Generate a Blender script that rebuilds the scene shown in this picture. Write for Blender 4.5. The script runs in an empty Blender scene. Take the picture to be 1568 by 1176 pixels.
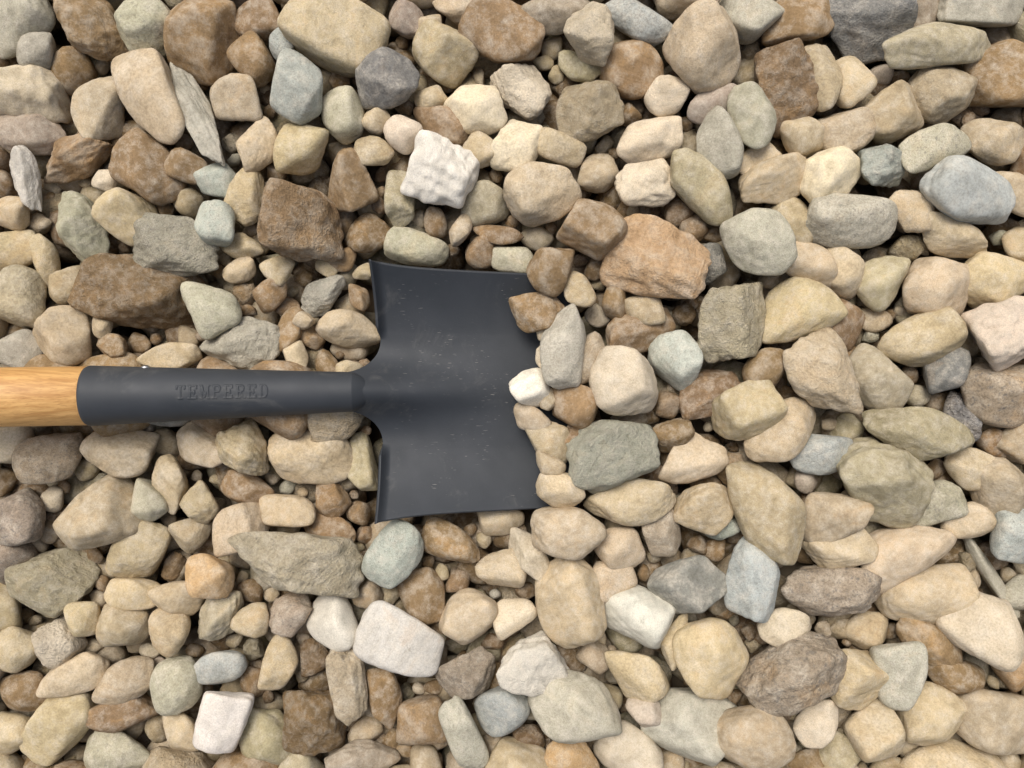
import bpy, math, numpy as np, bmesh
from mathutils import Vector
rng = np.random.default_rng(41)
S = 0.0005      # metres per survey unit at stone level
H = 0.59        # camera height above the stone bed
CX, CY = 784.0, 588.0

scene = bpy.context.scene
def W(px, py, z):
    k = S*(H-z)/H
    return (px-CX)*k, (CY-py)*k, z

# ------------------------------------------------------------------ helpers
def nodes(name):
    m = bpy.data.materials.new(name); m.use_nodes = True
    nt = m.node_tree; nt.nodes.clear()
    out = nt.nodes.new('ShaderNodeOutputMaterial'); b = nt.nodes.new('ShaderNodeBsdfPrincipled')
    nt.links.new(b.outputs[0], out.inputs[0])
    return m, nt, b
def N(nt, t, **kw):
    n = nt.nodes.new(t)
    for k, v in kw.items(): setattr(n, k, v)
    return n
def noise(nt, vec, scale, detail=4, rough=0.55, dist=0.0):
    n = N(nt, 'ShaderNodeTexNoise'); n.inputs['Scale'].default_value = scale
    n.inputs['Detail'].default_value = detail; n.inputs['Roughness'].default_value = rough
    n.inputs['Distortion'].default_value = dist
    if vec is not None: nt.links.new(vec, n.inputs['Vector'])
    return n.outputs['Fac']
def mr(nt, v, a, b, c=0.0, d=1.0, smooth=False):
    n = N(nt, 'ShaderNodeMapRange')
    if smooth: n.interpolation_type = 'SMOOTHSTEP'
    nt.links.new(v, n.inputs[0])
    for i, x in enumerate((a, b, c, d)): n.inputs[i+1].default_value = x
    return n.outputs[0]
def mt(nt, op, a, b=None):
    n = N(nt, 'ShaderNodeMath', operation=op)
    for i, x in enumerate((a, b)):
        if x is None: continue
        if isinstance(x, (int, float)): n.inputs[i].default_value = x
        else: nt.links.new(x, n.inputs[i])
    return n.outputs[0]
def mix(nt, f, a, b, blend='MIX'):
    n = N(nt, 'ShaderNodeMix', data_type='RGBA', blend_type=blend)
    for s, x in ((n.inputs[0], f), (n.inputs[6], a), (n.inputs[7], b)):
        if isinstance(x, (int, float)): s.default_value = x
        elif isinstance(x, tuple): s.default_value = (*x, 1)
        else: nt.links.new(x, s)
    return n.outputs[2]

# ------------------------------------------------------------------ stone material
m_stone, nt, bs = nodes('river_stone')
a_col = N(nt, 'ShaderNodeAttribute', attribute_name='Col').outputs['Color']
a_loc = N(nt, 'ShaderNodeAttribute', attribute_name='Loc').outputs['Vector']
a_par = N(nt, 'ShaderNodeAttribute', attribute_name='Par').outputs['Color']
sp = N(nt, 'ShaderNodeSeparateColor'); nt.links.new(a_par, sp.inputs[0])
speck, rough, patch = sp.outputs[0], sp.outputs[1], sp.outputs[2]
n_mid = noise(nt, a_loc, 110, 5, .72)
n_fin = noise(nt, a_loc, 900, 3, .8)
n_x = noise(nt, a_loc, 45, 4, .62, .8)
ms = N(nt, 'ShaderNodeMapping'); ms.inputs['Scale'].default_value = (40, 70, 330); ms.inputs['Rotation'].default_value = (.5, .35, 0)
nt.links.new(a_loc, ms.inputs['Vector'])
n_st = noise(nt, ms.outputs[0], 1, 3, .6, .6)
def mul(c, f): return mix(nt, 1.0, c, f, 'MULTIPLY')
# slow colour drift over each stone
col = mix(nt, mr(nt, n_x, .35, .65), mul(a_col, (.82, .80, .76)), mul(a_col, (1.14, 1.12, 1.08)))
# bedding bands, stronger on stained stones
col = mix(nt, mt(nt, 'MULTIPLY', mr(nt, n_st, .48, .66), mt(nt, 'ADD', mt(nt, 'MULTIPLY', patch, .4), .08)), col, mul(col, (.66, .61, .54)))
# ochre stains
col = mix(nt, mt(nt, 'MULTIPLY', mr(nt, n_x, .53, .66, 0, .55, True), patch), col, (0.38, 0.235, 0.10))
# pale dust film
col = mix(nt, mr(nt, n_mid, .45, .72, 0, .5), col, (0.64, 0.58, 0.475))
# grain, coarser on the crystalline stones
gr = mix(nt, mr(nt, n_fin, .32, .60), (0.62, 0.60, 0.58), (1.13, 1.13, 1.13))
col = mix(nt, mt(nt, 'ADD', mt(nt, 'MULTIPLY', speck, .7), .5), col, mul(col, gr))
col = mix(nt, mr(nt, n_mid, .28, .42, .5, 0), col, mul(col, (.58, .55, .50)))
# mineral flecks
n_sp = noise(nt, a_loc, 330, 3, .8)
col = mix(nt, mt(nt, 'MULTIPLY', mr(nt, n_sp, .55, .66, 0, .9), speck), col, (0.10, 0.10, 0.10))
nt.links.new(col, bs.inputs['Base Color'])
bs.inputs['Roughness'].default_value = .92
bs.inputs['Specular IOR Level'].default_value = .15
b1 = N(nt, 'ShaderNodeBump'); b1.inputs['Distance'].default_value = .0062
nt.links.new(mt(nt, 'MULTIPLY', rough, .85), b1.inputs['Strength'])
nt.links.new(mt(nt, 'ADD', mt(nt, 'ADD', n_mid, mt(nt, 'MULTIPLY', n_st, .3)), mt(nt, 'MULTIPLY', n_fin, .28)), b1.inputs['Height'])
nt.links.new(b1.outputs[0], bs.inputs['Normal'])

# ------------------------------------------------------------------ stone geometry
ICO = {}
for lv in (2, 3, 4, 5):
    bm = bmesh.new(); bmesh.ops.create_icosphere(bm, subdivisions=lv, radius=1.0)
    v = np.array([x.co[:] for x in bm.verts], dtype=np.float64)
    f = np.array([[q.index for q in x.verts] for x in bm.faces], dtype=np.int64); bm.free()
    ICO[lv] = (v/np.linalg.norm(v, axis=1)[:, None], f)

def unit(n):
    a = rng.normal(size=(n, 3)); return a/np.linalg.norm(a, axis=1)[:, None]
def stone_shape(lv, ang):
    """rounded polytope; ang 0 = water-worn, 1 = broken"""
    d, f = ICO[lv]
    n = rng.integers(9, 15) if ang > .5 else rng.integers(6, 13)
    nr = unit(n)
    h = rng.uniform(.68 if ang > .5 else .74, 1.0, n)
    if ang > .5 or rng.random() < .35:
        ax = np.vstack([np.eye(3), -np.eye(3)]); q, _ = np.linalg.qr(rng.normal(size=(3, 3)))
        nr = np.vstack([nr, ax@q]); h = np.concatenate([h, rng.uniform(.85, 1.05, 6)])
        p = rng.uniform(6, 12)
    else:
        nr = np.vstack([nr, unit(22)]); h = np.concatenate([h, rng.uniform(.95, 1.12, 22)]); p = rng.uniform(9, 22)
    if ang > .5: p = rng.uniform(12, 32)
    g = np.maximum(d@nr.T, 0)/h
    r = (g**p).sum(1)**(-1/p)
    K = unit(10)*rng.uniform(1.6, 5.5, 10)[:, None]; ph = rng.uniform(0, 6.28, 10)
    w = np.sin(d@K.T+ph)/np.linalg.norm(K, axis=1)
    r *= 1+(.05+.012*ang)*w.sum(1)
    K = unit(16)*rng.uniform(8, 24, 16)[:, None]; ph = rng.uniform(0, 6.28, 16)
    r *= 1+(.0034+.0050*ang)*np.sin(d@K.T+ph).sum(1)
    v = d*r[:, None]
    mn, mx = v.min(0), v.max(0)
    v = (v-(mn+mx)/2)/((mx-mn)/2)
    return v, f

PAL = dict(t=(.485,.398,.275), b=(.27,.187,.108), g=(.43,.41,.335), l=(.40,.425,.41), w=(.70,.665,.59),
           d=(.23,.228,.215), o=(.48,.335,.195), p=(.35,.29,.23), c=(.62,.535,.42), y=(.39,.345,.24), k=(.54,.53,.47))
VV, FF, CC, LL, PP = [], [], [], [], []
voff = 0
def add_stone(px, py, L, Wd, ang, typ, z, lv, sharp=0, zf=None, tilt=8, colmul=1.0):
    global voff
    v, f = stone_shape(lv, sharp)
    k = S*(H-z)/H
    zf = zf if zf else rng.uniform(.66, .9)
    hx, hy = L/2*k, Wd/2*k; hz = min(hx, hy)*zf*1.05
    v = v*np.array([hx, hy, hz])
    a = -math.radians(ang); ta = math.radians(rng.normal(0, tilt)); tb = math.radians(rng.normal(0, tilt))
    Rx = np.array([[1,0,0],[0,math.cos(ta),-math.sin(ta)],[0,math.sin(ta),math.cos(ta)]])
    Ry = np.array([[math.cos(tb),0,math.sin(tb)],[0,1,0],[-math.sin(tb),0,math.cos(tb)]])
    Rz = np.array([[math.cos(a),-math.sin(a),0],[math.sin(a),math.cos(a),0],[0,0,1]])
    loc = v.copy()@np.linalg.qr(rng.normal(size=(3, 3)))[0]*rng.uniform(.5, 1.5)
    v = v@(Rz@Ry@Rx).T + np.array(W(px, py, z))
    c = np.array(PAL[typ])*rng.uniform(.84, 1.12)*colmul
    c = c*np.array([1, rng.uniform(.985, 1.02), rng.uniform(.90, 1.04)])
    spk = {'k': .8, 'd': .7, 'l': .45, 'g': .45, 'p': .6, 'w': .15, 'y': .3}.get(typ, .2)*rng.uniform(.1, 1.2)
    rg = (.38+.6*sharp)*rng.uniform(.4, 1.4)
    pt = {'b': .8, 'o': .9, 'p': .5, 't': .5, 'c': .25, 'k': .4}.get(typ, .25)*rng.uniform(0, 1.3)
    n = len(v)
    VV.append(v); FF.append(f+voff); voff += n
    CC.append(np.tile([*c, 1], (n, 1))); LL.append(loc+rng.uniform(-5, 5, 3)); PP.append(np.tile([spk, rg, pt, 1], (n, 1)))

# surveyed stones: x, y, length, width, angle (cw), kind (upper case = broken edges) , [level]
ST = """
30 35 115 78 -40 g|60 80 66 58 -60 g|145 42 105 92 0 B|225 38 92 85 60 g|307 58 128 104 -70 b|395 30 78 62 0 b|385 90 82 66 80 b|435 65 54 42 90 l|455 135 108 82 80 l 1
515 50 158 106 15 t|590 118 98 86 -20 d 1|620 28 62 52 60 p|655 45 52 40 -30 t|680 85 98 80 20 t|660 150 52 40 0 t|708 10 98 48 10 t|768 52 126 98 10 b|850 20 110 62 0 p|905 57 92 76 50 C 1
978 30 112 60 35 l|965 110 98 88 50 b -1|1075 78 118 114 30 t 1|1145 20 104 82 0 g|1215 40 104 88 -40 b|1320 35 142 112 0 D|1435 70 184 72 -12 y 1|1500 10 134 62 0 g|1410 20 62 60 0 p|1540 115 122 104 0 b
1195 138 124 106 60 B -1|1255 120 102 62 75 t|1300 125 72 62 60 t|1440 145 104 82 0 t|50 145 114 92 20 C|45 205 104 62 0 p|155 165 112 76 -70 t|112 110 62 62 0 b -1|232 152 148 90 75 t 1|302 175 182 48 62 G 1
362 155 98 76 50 t|525 175 82 64 70 g|398 225 88 56 -70 t|465 228 82 76 0 t|577 185 44 42 0 t|618 207 58 56 0 c|573 235 60 46 0 t|535 275 98 76 80 b|675 190 92 52 20 b -1|728 168 102 74 10 c
797 135 92 74 25 C|790 225 88 70 -60 c|895 170 112 98 -30 T|885 105 72 42 30 y -1|1020 150 66 58 0 c|1090 160 78 52 -20 p|1150 178 98 66 60 g 1|995 215 98 62 -10 c|1098 220 104 66 70 g 1|1160 245 82 62 -20 t
1367 175 96 76 -30 t|1290 205 88 62 -15 t|1230 210 78 62 20 t|1430 225 108 60 -15 g 1|1352 257 86 80 30 L|1270 270 98 76 -30 c|1525 215 88 72 0 t|1485 302 150 92 25 l 1|1552 300 82 60 70 t|675 265 118 108 0 W 1
735 235 62 52 45 t|112 240 118 62 -20 B|232 260 114 88 30 b|42 275 98 44 75 W|160 277 44 34 0 c|335 278 66 56 0 l|380 300 88 58 -70 t|612 302 88 46 85 y|285 255 62 46 20 b|118 350 128 78 80 G 1
192 332 88 76 20 t|330 342 60 66 0 l 1|270 380 138 84 5 G|215 450 176 112 20 B|468 342 136 122 20 B 1|745 312 76 70 0 y -1|828 295 104 96 -30 t 1|855 225 82 46 15 t|910 345 108 86 5 b 1|915 265 62 60 0 t -1
990 282 92 72 0 C|1075 285 130 70 45 y|1000 400 160 118 25 O 1|1085 405 52 62 0 D|1160 368 114 98 20 g 1|1185 278 118 70 -30 t|1220 340 78 62 60 t|1303 340 134 82 10 g 1|1390 325 78 66 -10 T|1240 405 104 62 5 t
1290 415 62 84 0 t|1355 430 82 72 -30 y|1430 440 104 86 10 t|1460 365 124 56 15 t|1520 430 102 86 20 t|20 385 84 62 -30 t|15 325 54 52 0 t|35 460 98 86 60 y|100 515 94 84 70 t|70 400 82 38 80 t
328 468 92 70 70 g 1|368 415 52 36 -30 t|372 378 66 42 0 t|425 415 52 46 0 t|415 450 62 42 -50 b|490 455 92 50 -40 G|537 508 94 62 35 t -1|565 360 72 62 0 b -1|638 378 96 54 5 g -1|705 352 52 32 -80 t
738 385 56 46 -70 b -1|762 360 78 30 8 b|785 397 72 42 10 g -1|845 410 84 66 -60 b|30 535 84 62 0 g|372 530 124 82 -15 G|155 495 48 30 80 t|175 530 52 36 20 b|445 505 72 42 -60 b -1|455 550 48 36 60 t
265 548 88 46 0 t|20 680 72 62 -60 c|80 700 104 78 -30 p|185 690 104 76 15 t|265 740 88 56 70 t|305 685 86 62 50 t|375 690 92 74 50 T 1|480 700 134 82 5 t|550 708 90 50 80 y -1|150 785 120 104 -20 t 1
225 765 68 52 50 g|312 770 62 52 -60 T|368 812 104 78 -50 t|380 750 82 52 20 b|440 785 92 52 5 t|505 765 62 52 60 b -1|500 810 92 52 20 b -1|292 820 62 56 0 t|208 842 114 82 -45 t|318 882 74 64 10 o 1
25 790 88 82 0 p|85 892 120 98 -20 Y|455 860 200 92 8 Y 1|605 848 108 74 -55 l 1|690 835 98 58 30 b|765 793 74 54 0 t -1|15 860 74 72 0 p|205 910 82 52 20 t|272 912 78 62 20 t|335 945 98 62 -55 Y
262 965 74 62 70 t|185 960 84 80 0 t|90 985 74 78 0 C|130 945 62 54 60 t|25 990 84 68 0 t|388 950 62 54 -60 t|445 940 74 62 -30 P|512 948 82 86 0 w|340 1020 82 52 -15 l|608 985 138 104 45 k 1
648 910 84 68 80 b -1|717 945 90 78 -45 t|785 942 68 54 -20 c|768 868 78 68 20 t|808 850 92 50 60 c|870 815 114 78 5 t|858 750 74 58 20 t|950 838 84 66 30 t|872 918 144 102 80 t 1|935 890 74 62 10 t
975 950 104 92 10 k|820 1015 118 92 15 W 1|715 1030 92 82 10 P|768 1085 82 72 -30 l|535 1045 118 62 75 P 1|588 1070 98 52 85 b|480 1100 114 110 30 B|405 1125 104 82 70 y|340 1105 118 78 -75 w 1|272 1050 88 72 -70 g
190 1045 98 62 -35 t|185 1090 114 58 -10 b|90 1110 124 78 -50 t|35 1060 74 58 0 b|110 1030 104 58 -10 t|278 1120 64 46 80 t|175 1150 112 74 -10 g|430 1015 84 52 -80 t|15 1125 74 64 0 t|645 1105 84 74 -20 b
710 1125 118 62 80 g 1|555 1165 112 54 0 p|880 1080 138 112 0 g 1|875 1160 84 60 0 o 1|825 478 88 62 0 b|885 445 62 44 70 t|940 460 74 36 80 b|988 475 62 52 50 t|865 530 128 74 -75 g 1|903 550 82 46 -70 t
980 508 112 62 -10 b -1|815 592 68 60 20 w|955 583 102 102 0 c 1|882 620 72 72 0 b|1037 548 88 70 40 l|845 675 84 60 60 t|940 698 134 114 -20 K 1|1085 605 98 70 -35 b|1030 665 60 52 0 B|1145 630 104 90 -20 t 1
1120 490 138 106 -70 Y 1|1215 478 124 92 -30 t|1285 500 74 82 0 b -1|1265 575 138 104 50 T 1|1175 565 82 62 -30 b|1340 585 114 84 70 y|1410 520 124 84 -10 t|1445 565 78 62 -40 d|1540 510 116 112 0 C 1|1530 605 112 94 0 p
1475 640 82 54 60 D -1|1408 665 160 80 10 y 1|1200 660 124 80 -25 t|1250 695 98 62 10 l|1055 705 104 72 -35 t|1120 720 46 52 0 b -1|1350 740 144 118 25 Y 1|1490 720 84 62 20 t|1535 750 94 94 0 t|1430 775 84 64 -50 g
1480 795 74 54 0 t|965 770 134 68 -10 t 1|1080 780 98 76 -20 t|1180 780 164 98 65 t 1|1270 785 104 82 -40 t|1285 840 104 68 -10 t|1390 850 140 88 -15 t|1105 805 52 42 0 l -1|1015 815 74 62 60 p|1055 895 118 92 10 d
1150 890 122 82 80 l 1|1270 905 148 86 8 P|1415 910 124 84 0 t|1515 880 146 30 55 g -1|1545 820 94 84 60 l|1500 965 124 110 70 c 1|1425 985 114 54 35 b|1200 960 84 58 0 c|1085 1005 118 112 20 t 1|975 1035 94 84 0 t
1035 980 84 38 -70 t|988 1090 56 52 0 c|1215 1030 164 104 -20 P 1|1315 1040 98 88 0 t|1375 1030 102 72 80 g|1425 1090 104 84 -30 t|1055 1110 134 104 15 g|1155 1130 114 98 20 t 1|1250 1105 78 54 -60 c|1345 1120 88 92 30 t
1520 1100 124 88 10 t|1460 1035 94 54 20 b|1555 1020 64 74 0 o -1|812 642 62 40 35 t|842 712 50 36 20 t
475 515 46 32 30 b -1|500 560 50 34 60 b -1|535 565 40 28 0 t -1|440 470 40 30 0 b -1|550 455 44 30 70 b -1|525 400 50 34 -30 b -1|555 415 34 26 0 t -1|500 410 36 26 40 t -1|465 490 34 28 0 t|838 500 34 44 0 t|835 545 30 40 0 c|885 668 52 40 0 b|845 610 40 36 0 t
"""
heroes = []
for part in ST.replace('\n', '|').split('|'):
    q = part.split()
    if len(q) < 6: continue
    x, y, L, Wd, a = map(float, q[:5]); heroes.append((x, y, L, Wd, a, q[5], int(q[6]) if len(q) > 6 else 0))

# occupancy field
X0, X1, Y0, Y1, C = -1300, 2868, -1300, 2476, 5
gx = np.arange(X0, X1, C); gy = np.arange(Y0, Y1, C)
D = np.full((len(gy), len(gx)), 200.0)
gX, gY = np.meshgrid(gx, gy)
def stamp(x, y, a, b, ang):
    R = max(a, b)+75
    i0, i1 = max(0, int((x-R-X0)/C)), min(len(gx), int((x+R-X0)/C)+1)
    j0, j1 = max(0, int((y-R-Y0)/C)), min(len(gy), int((y+R-Y0)/C)+1)
    if i0 >= i1 or j0 >= j1: return
    gxx, gyy = np.meshgrid(gx[i0:i1]-x, gy[j0:j1]-y)
    t = math.radians(ang); u = gxx*math.cos(t)+gyy*math.sin(t); v = -gxx*math.sin(t)+gyy*math.cos(t)
    q = np.sqrt((u/a)**2+(v/b)**2)+1e-6
    d = np.sqrt(u*u+v*v)*(1-1/q)
    D[j0:j1, i0:i1] = np.minimum(D[j0:j1, i0:i1], d)

for (x, y, L, Wd, a, t, lv) in heroes:
    z = {-1: -.011, 0: -.002, 1: .007}[lv]+rng.uniform(-.003, .003)
    if 770 < x < 905 and 420 < y < 690: z = max(z, -.002)+.008+(.004 if lv == 1 else 0)
    elif 800 < x < 930 and 690 <= y < 830: z = .017
    elif 815 < x < 880 and 390 < y < 420: z = .012
    elif x > 900: z += .003
    if 480 < x < 580 and 440 < y < 740: z = min(z, -.010)
    sharp = 1 if t.isupper() else 0
    gsc = 1.07 if x > 930 else 1.04
    add_stone(x, y, L*gsc, Wd*gsc, a, t.lower(), z, 5 if L > 85 else 4, sharp)
    stamp(x, y, L/2*gsc, Wd/2*gsc, a)

# blade footprint kept free of loose fill (signed distance to its rectangle)
dx = np.maximum(np.maximum(572-gX, gX-822), 0); dy = np.maximum(np.maximum(396-gY, gY-800), 0)
D = np.minimum(D, np.hypot(dx, dy)*1.0-1)
# dug-out hollow at the heel of the blade holds only small dark stones
hol = (gX > 415) & (gX < 580) & (gY > 380) & (gY < 570) | (gX > 420) & (gX < 600) & (gY > 640) & (gY < 830)
D = np.where(hol, np.minimum(D, 19), D)
inview = (gX > -140) & (gX < 1708) & (gY > -140) & (gY < 1316)
kinds = np.array(list('tttttttttbbbgyc')); 
nf = 0
for r in (44, 38, 32, 26, 21, 17, 13, 9.5, 7):
    cand = np.argwhere((D >= r) & (inview if r < 20 else True))
    rng.shuffle(cand)
    for (j, i) in cand:
        d = D[j, i]
        if d < r: continue
        d = min(d, r*1.35)
        x, y = gx[i]+rng.uniform(-2, 2), gy[j]+rng.uniform(-2, 2)
        e = rng.uniform(1.0, 1.38); g_ = 1.0 if hol[j, i] else 1.25
        a = d*g_*e; b = d*g_; ang = rng.uniform(0, 180)
        near = -140 < x < 1708 and -140 < y < 1316
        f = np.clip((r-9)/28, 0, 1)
        z = -.017+.015*f+rng.uniform(-.003, .003)
        if not near: z = rng.uniform(-.008, .006)
        if 815 <= x < 905 and 415 < y < 780: z = .003
        if hol[j, i]: z = -.018
        k = str(rng.choice(kinds))
        if near and r < 24 and rng.random() < .35: k = 'b'
        if hol[j, i] and rng.random() < .5: k = 'b'
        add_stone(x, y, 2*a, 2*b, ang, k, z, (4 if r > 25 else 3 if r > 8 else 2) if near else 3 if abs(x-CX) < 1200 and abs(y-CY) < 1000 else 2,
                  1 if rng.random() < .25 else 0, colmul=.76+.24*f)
        stamp(x, y, d*e, d, ang); nf += 1

# deeper courses
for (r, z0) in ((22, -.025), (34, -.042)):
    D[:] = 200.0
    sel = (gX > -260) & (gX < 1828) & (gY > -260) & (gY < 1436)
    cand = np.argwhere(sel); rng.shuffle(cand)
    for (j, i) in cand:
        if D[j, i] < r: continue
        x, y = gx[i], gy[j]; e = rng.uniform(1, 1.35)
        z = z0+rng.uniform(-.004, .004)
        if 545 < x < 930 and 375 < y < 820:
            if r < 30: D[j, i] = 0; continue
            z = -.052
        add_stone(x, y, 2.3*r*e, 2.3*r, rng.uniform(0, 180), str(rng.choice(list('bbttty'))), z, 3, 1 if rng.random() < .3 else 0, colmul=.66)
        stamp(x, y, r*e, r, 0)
print('stones', len(VV), 'verts', voff)
V = np.vstack(VV); F = np.vstack(FF)
me = bpy.data.meshes.new('river_rock_gravel')
me.vertices.add(len(V)); me.vertices.foreach_set('co', V.astype(np.float32).ravel())
me.loops.add(F.size); me.loops.foreach_set('vertex_index', F.astype(np.int32).ravel())
me.polygons.add(len(F)); me.polygons.foreach_set('loop_start', np.arange(0, F.size, 3, dtype=np.int32))
me.update(calc_edges=True)
me.polygons.foreach_set('use_smooth', np.ones(len(F), dtype=bool))
for nm, ty, arr, key in (('Col', 'FLOAT_COLOR', CC, 'color'), ('Par', 'FLOAT_COLOR', PP, 'color'), ('Loc', 'FLOAT_VECTOR', LL, 'vector')):
    at = me.attributes.new(nm, ty, 'POINT'); at.data.foreach_set(key, np.vstack(arr).astype(np.float32).ravel())
me.materials.append(m_stone)
ob = bpy.data.objects.new('river_rock_gravel', me); scene.collection.objects.link(ob)

# ------------------------------------------------------------------ ground sheet
m_g, nt, b = nodes('gravel_soil')
tc = N(nt, 'ShaderNodeTexCoord').outputs['Object']
vo = N(nt, 'ShaderNodeTexVoronoi'); vo.inputs['Scale'].default_value = 22; nt.links.new(tc, vo.inputs['Vector'])
cr = N(nt, 'ShaderNodeValToRGB'); nt.links.new(mt(nt, 'FRACT', mt(nt, 'MULTIPLY', vo.outputs['Color'], 3.7)), cr.inputs[0])
cr.color_ramp.elements[0].color = (.16, .11, .06, 1); cr.color_ramp.elements[1].color = (.42, .35, .25, 1)
nt.links.new(mix(nt, mr(nt, vo.outputs['Distance'], .35, .7), cr.outputs[0], (.05, .035, .02)), b.inputs['Base Color'])
b.inputs['Roughness'].default_value = .95
bp = N(nt, 'ShaderNodeBump'); bp.inputs['Distance'].default_value = .03; bp.invert = True
nt.links.new(vo.outputs['Distance'], bp.inputs['Height']); nt.links.new(bp.outputs[0], b.inputs['Normal'])
bm = bmesh.new(); bmesh.ops.create_grid(bm, x_segments=20, y_segments=20, size=150)
gm = bpy.data.meshes.new('ground'); bm.to_mesh(gm); bm.free(); gm.materials.append(m_g)
g = bpy.data.objects.new('ground', gm); g.location = (0, 0, -.062); scene.collection.objects.link(g)

# ------------------------------------------------------------------ shovel
shovel = bpy.data.objects.new('square_shovel', None); scene.collection.objects.link(shovel)
def mesh_obj(name, verts, faces, mat, smooth=True):
    m = bpy.data.meshes.new(name); m.from_pydata([tuple(x) for x in verts], [], faces); m.update()
    m.polygons.foreach_set('use_smooth', np.full(len(m.polygons), smooth))
    m.materials.append(mat); o = bpy.data.objects.new(name, m); scene.collection.objects.link(o); o.parent = shovel
    return o

m_paint, nt, b = nodes('slate_grey_powder_coat')
tc = N(nt, 'ShaderNodeTexCoord').outputs['Object']
base = mix(nt, mr(nt, noise(nt, tc, 35, 5, .6), .35, .7), (.030, .034, .039), (.037, .041, .047))
dust = mt(nt, 'MULTIPLY', mr(nt, noise(nt, tc, 28, 6, .7, .8), .55, .78, 0, 1, True), .14)
base = mix(nt, dust, base, (.34, .32, .28))
mp = N(nt, 'ShaderNodeMapping'); mp.inputs['Rotation'].default_value = (0, 0, math.radians(-12)); mp.inputs['Scale'].default_value = (150, 1900, 1)
nt.links.new(tc, mp.inputs['Vector'])
scr = mr(nt, noise(nt, mp.outputs[0], 1, 1, .5), .71, .74, 0, 1)
sx = N(nt, 'ShaderNodeSeparateXYZ'); nt.links.new(tc, sx.inputs[0])
zone = mr(nt, noise(nt, tc, 24, 2, .5), .45, .56, 0, 1, True)
scr = mt(nt, 'MULTIPLY', mt(nt, 'MULTIPLY', scr, zone), mr(nt, sx.outputs[0], -.095, -.080))
base = mix(nt, mt(nt, 'MULTIPLY', scr, .5), base, (.42, .40, .36))
nt.links.new(base, b.inputs['Base Color'])
nt.links.new(mr(nt, noise(nt, tc, 60, 4), .3, .7, .54, .64), b.inputs['Roughness'])
b.inputs['Specular IOR Level'].default_value = .38
bp = N(nt, 'ShaderNodeBump'); bp.inputs['Distance'].default_value = .0003; bp.inputs['Strength'].default_value = .15
nt.links.new(noise(nt, tc, 900, 2), bp.inputs['Height']); nt.links.new(bp.outputs[0], b.inputs['Normal'])

# blade
YC = -.0055; XN = -.122; XB = -.0995; XF = .050
NU, NV = 150, 200
def blade_z(X, Y, Wd):
    y = Y-YC
    u = np.clip((X-XB)/(XF-XB), -.2, 1)
    v = abs(y)/Wd
    z = .004-.024*u
    t = max(0, (v-.48)/.52); z += .024*t**1.7*(1-.45*u)
    s = np.clip((X-XN)/.135, 0, 1)
    w = .0165-.004*s
    z += (.0262*(1-s**1.25)**1.7)*math.exp(-(abs(y)/w)**2.1)
    z -= .003*math.exp(-((abs(y)-.035)/.012)**2)*(1-s)
    e = X-XB
    if abs(y) > .040: z += .007*max(0, 1-max(e, 0)/.006)**2*min(1, (abs(y)-.040)/.008)
    return z
bv = []
for iv in range(NV+1):
    v = -1+2*iv/NV
    for iu in range(NU+1):
        a = (iu/NU)**1.3
        yb = abs(v)*.095
        f = np.clip((yb-.0145)/.026, 0, 1)
        xb = XN+(XB-XN)*(1-(1-f)**2.2)**.62 if yb > .0145 else XN
        X = xb+a*(XF-xb)
        u = np.clip((X-XB)/(XF-XB), 0, 1)
        Wd = .0902-.001*u+.0048*math.exp(-u/.14)
        Y = YC+v*Wd
        bv.append((X-(Y-YC)*.022, Y, blade_z(X, Y, Wd)))
bf = [(i*(NU+1)+j, i*(NU+1)+j+1, (i+1)*(NU+1)+j+1, (i+1)*(NU+1)+j) for i in range(NV) for j in range(NU)]
bl = mesh_obj('blade', bv, [f[::1] for f in bf], m_paint)
md = bl.modifiers.new('thick', 'SOLIDIFY'); md.thickness = .0022; md.offset = -1

# shaft axis
A = np.array([-.118, -.0058, .0195]); Bp = np.array([-.2990, -.0083, .0465])
ax = (Bp-A); LEN = np.linalg.norm(ax); ax /= LEN
side = np.cross([0, 0, 1], ax); side /= np.linalg.norm(side); up = np.cross(ax, side)
def arc(cx, cy, rx, ry, a0, a1, n=10):
    return [(cx+rx*math.cos(math.radians(a0+(a1-a0)*i/n)), cy+ry*math.sin(math.radians(a0+(a1-a0)*i/n))) for i in range(n+1)]
E = [[(.15, 0), (.15, 1)], [(0, 1), (.8, 1), (.8, .8)], [(0, 0), (.82, 0), (.82, .2)], [(.15, .5), (.6, .5)], [(.6, .38), (.6, .62)]]
P_ = [[(.18, 0), (.18, 1)], [(0, 0), (.38, 0)], [(0, 1), (.5, 1)]+arc(.5, .75, .3, .25, 90, -90)+[(.18, .5)]]
GL = {'T': [[(.42, 0), (.42, 1)], [(0, .78), (0, 1), (.84, 1), (.84, .78)], [(.25, 0), (.6, 0)]],
      'E': E, 'M': [[(.1, 0), (.14, 1), (.46, .1), (.78, 1), (.82, 0)], [(0, 0), (.22, 0)], [(.7, 0), (.95, 0)], [(0, 1), (.14, 1)], [(.78, 1), (.92, 1)]],
      'P': P_, 'R': P_+[[(.45, .5), (.8, 0), (.95, 0)]],
      'D': [[(.18, 0), (.18, 1)], [(0, 1), (.4, 1)]+arc(.4, .5, .42, .5, 90, -90)+[(0, 0)]]}
segs = []
lw, lh, pitch = .0062, .0088, .0079
for i, ch in enumerate('TEMPERED'):
    for pl in GL[ch]:
        for (p, q) in zip(pl[:-1], pl[1:]):
            segs.append((i*pitch+p[0]*lw, p[1]*lh, i*pitch+q[0]*lw, q[1]*lh))
segs = np.array(segs)
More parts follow.
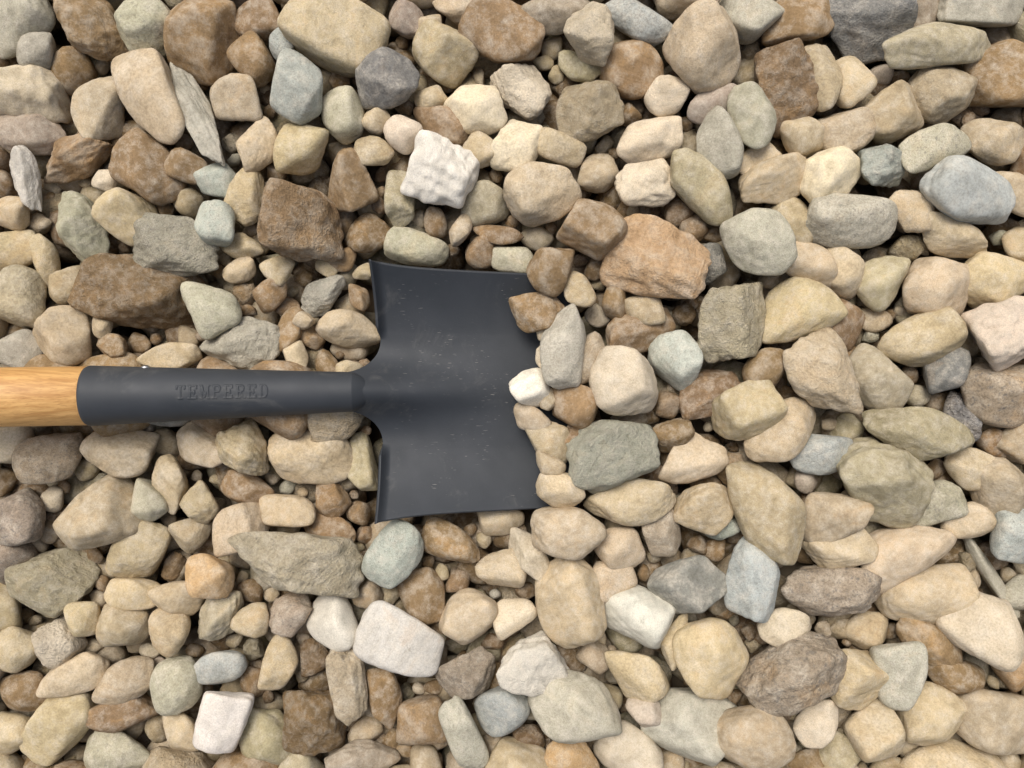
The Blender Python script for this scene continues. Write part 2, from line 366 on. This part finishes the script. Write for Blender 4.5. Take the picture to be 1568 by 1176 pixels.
def text_h(x, y):
    p = np.stack([x, y], -1)[:, None, :]; a = segs[None, :, :2]; b_ = segs[None, :, 2:]
    d = b_-a; t = np.clip(((p-a)*d).sum(-1)/((d*d).sum(-1)+1e-12), 0, 1)[..., None]
    return np.sqrt((((p-a)-t*d)**2).sum(-1)).min(1)
NT, NA = 620, 460
ts = np.linspace(-.013, LEN, NT); an = np.linspace(0, 2*math.pi, NA, endpoint=False)
T, AN = np.meshgrid(ts, an, indexing='ij')
rr = .0147+(.0214-.0147)*np.clip(T/LEN, 0, 1)**1.05
rr = np.where(T < 0, .0147+T*.38+T*12*np.abs(T), rr)
t_start = LEN*( (540-277)/405.0 )
tx = t_start-T
sgn = 1 if side[1] > 0 else -1
lat = np.cos(AN)*rr*sgn
ty = np.arcsin(np.clip(lat/rr, -1, 1))*rr
msk = (np.sin(AN) > 0.2) & (tx > -.004) & (tx < .076) & (ty > -.010) & (ty < .012)
hgt = np.zeros_like(T)
hx, hy = tx[msk], ty[msk]+.0028
res = np.empty(len(hx))
for s0 in range(0, len(hx), 8000): res[s0:s0+8000] = text_h(hx[s0:s0+8000], hy[s0:s0+8000])
k = np.clip((.0008-res)/.0005, 0, 1); hgt[msk] = .00040*k*k*(3-2*k)
rr = rr+hgt
rim = np.clip((T-(LEN-.0025))/.0025, 0, 1); rr = rr-.0010*rim**2
P3 = A+T[..., None]*ax+(np.cos(AN)*rr)[..., None]*side+(np.sin(AN)*rr)[..., None]*up
sv = P3.reshape(-1, 3)
idx = np.arange(NT*NA).reshape(NT, NA); nx = np.roll(idx, -1, 1)
sf = np.stack([idx[:-1], idx[1:], nx[1:], nx[:-1]], -1).reshape(-1, 4).tolist()
sf.append(idx[-1][::-1].tolist()); sf.append(idx[0].tolist())
mesh_obj('socket', sv, sf, m_paint)

# wooden handle
m_w, nt, b = nodes('ash_wood')
tc = N(nt, 'ShaderNodeTexCoord').outputs['Object']
mp = N(nt, 'ShaderNodeMapping'); mp.inputs['Scale'].default_value = (5, 300, 300); nt.links.new(tc, mp.inputs['Vector'])
mp2 = N(nt, 'ShaderNodeMapping'); mp2.inputs['Scale'].default_value = (50, 1300, 1300); nt.links.new(tc, mp2.inputs['Vector'])
g1 = noise(nt, mp.outputs[0], 1, 4, .6, .2); g2 = noise(nt, mp2.outputs[0], 1, 3, .6)
wc = mix(nt, mr(nt, g1, .38, .62), (.67, .39, .14), (.48, .245, .075))
wc = mix(nt, mr(nt, g2, .52, .68, 0, .5), wc, (.34, .16, .045))
nt.links.new(wc, b.inputs['Base Color']); b.inputs['Roughness'].default_value = .48
bp = N(nt, 'ShaderNodeBump'); bp.inputs['Distance'].default_value = .0004; bp.inputs['Strength'].default_value = .4
nt.links.new(g2, bp.inputs['Height']); nt.links.new(bp.outputs[0], b.inputs['Normal'])
prof = [(LEN-.01, .0), (LEN-.01, .0195), (LEN, .0199), (LEN+.0012, .0208), (LEN+.1, .0206), (LEN+.4, .0190), (LEN+.8, .0185), (LEN+.96, .0195), (LEN+.985, .018), (LEN+.995, .012), (LEN+1.0, 0)]
wv_, NS = [], 64
for (t, r) in prof:
    for q in range(NS):
        th = 2*math.pi*q/NS; r_ = max(r, 1e-5)
        wv_.append(A+t*ax+math.cos(th)*r_*side+math.sin(th)*r_*up)
wf = [(i*NS+q, (i+1)*NS+q, (i+1)*NS+(q+1) % NS, i*NS+(q+1) % NS) for i in range(len(prof)-1) for q in range(NS)]
mesh_obj('wooden_handle', wv_, wf, m_w)

# rivet on the upper flank of the socket
m_r, nt, b = nodes('bare_steel'); b.inputs['Metallic'].default_value = 1; b.inputs['Base Color'].default_value = (.5, .5, .5, 1); b.inputs['Roughness'].default_value = .4
tr = LEN*(540-222)/405.0; rs = .0147+.0067*tr/LEN
yv = side*sgn
th = math.radians(7)
dirv = yv*math.cos(th)+up*math.sin(th)
c0 = A+tr*ax+dirv*(rs-.0004)
e1 = ax; e2 = np.cross(dirv, e1)
rv = []; rf = []
pr = [(.0030, 0), (.0029, .0007), (.0023, .0013), (.0012, .0017), (.00001, .0018)]
for (r, h) in pr:
    for q in range(20):
        t_ = 2*math.pi*q/20; rv.append(c0+dirv*h+e1*r*math.cos(t_)+e2*r*math.sin(t_))
rf = [(i*20+q, i*20+(q+1) % 20, (i+1)*20+(q+1) % 20, (i+1)*20+q) for i in range(len(pr)-1) for q in range(20)]
mesh_obj('rivet', rv, rf, m_r)

# ------------------------------------------------------------------ light, camera
w = bpy.data.worlds.new('World'); scene.world = w; w.use_nodes = True; nt = w.node_tree
bg = nt.nodes['Background']; sky = nt.nodes.new('ShaderNodeTexSky'); sky.sky_type = 'NISHITA'; sky.sun_disc = False
EL, AZ = math.radians(62), math.radians(-25)   # azimuth from +Y, clockwise
sky.sun_elevation = EL; sky.sun_rotation = AZ; sky.air_density = 1.0; sky.dust_density = 6.0; sky.ozone_density = .5
hs = nt.nodes.new('ShaderNodeHueSaturation'); hs.inputs['Saturation'].default_value = .7
nt.links.new(sky.outputs[0], hs.inputs['Color'])
nt.links.new(hs.outputs[0], bg.inputs[0]); bg.inputs[1].default_value = .148
sl = bpy.data.lights.new('sun', 'SUN'); sl.energy = 2.1; sl.angle = math.radians(28); sl.color = (1, .975, .93)
so = bpy.data.objects.new('sun', sl); scene.collection.objects.link(so)
d = Vector((math.sin(AZ)*math.cos(EL), math.cos(AZ)*math.cos(EL), math.sin(EL)))
so.rotation_euler = d.to_track_quat('Z', 'Y').to_euler(); so.location = (0, 0, 3)
cam = bpy.data.cameras.new('camera'); cam.sensor_width = 36; cam.lens = 18/(392*.001/H*1.0)
cam.clip_start = .01; cam.clip_end = 500
co = bpy.data.objects.new('camera', cam); scene.collection.objects.link(co); co.location = (0, 0, H); co.rotation_euler = (0, 0, 0)
scene.camera = co
scene.view_settings.view_transform = 'Standard'; scene.view_settings.look = 'None'; scene.view_settings.exposure = 0
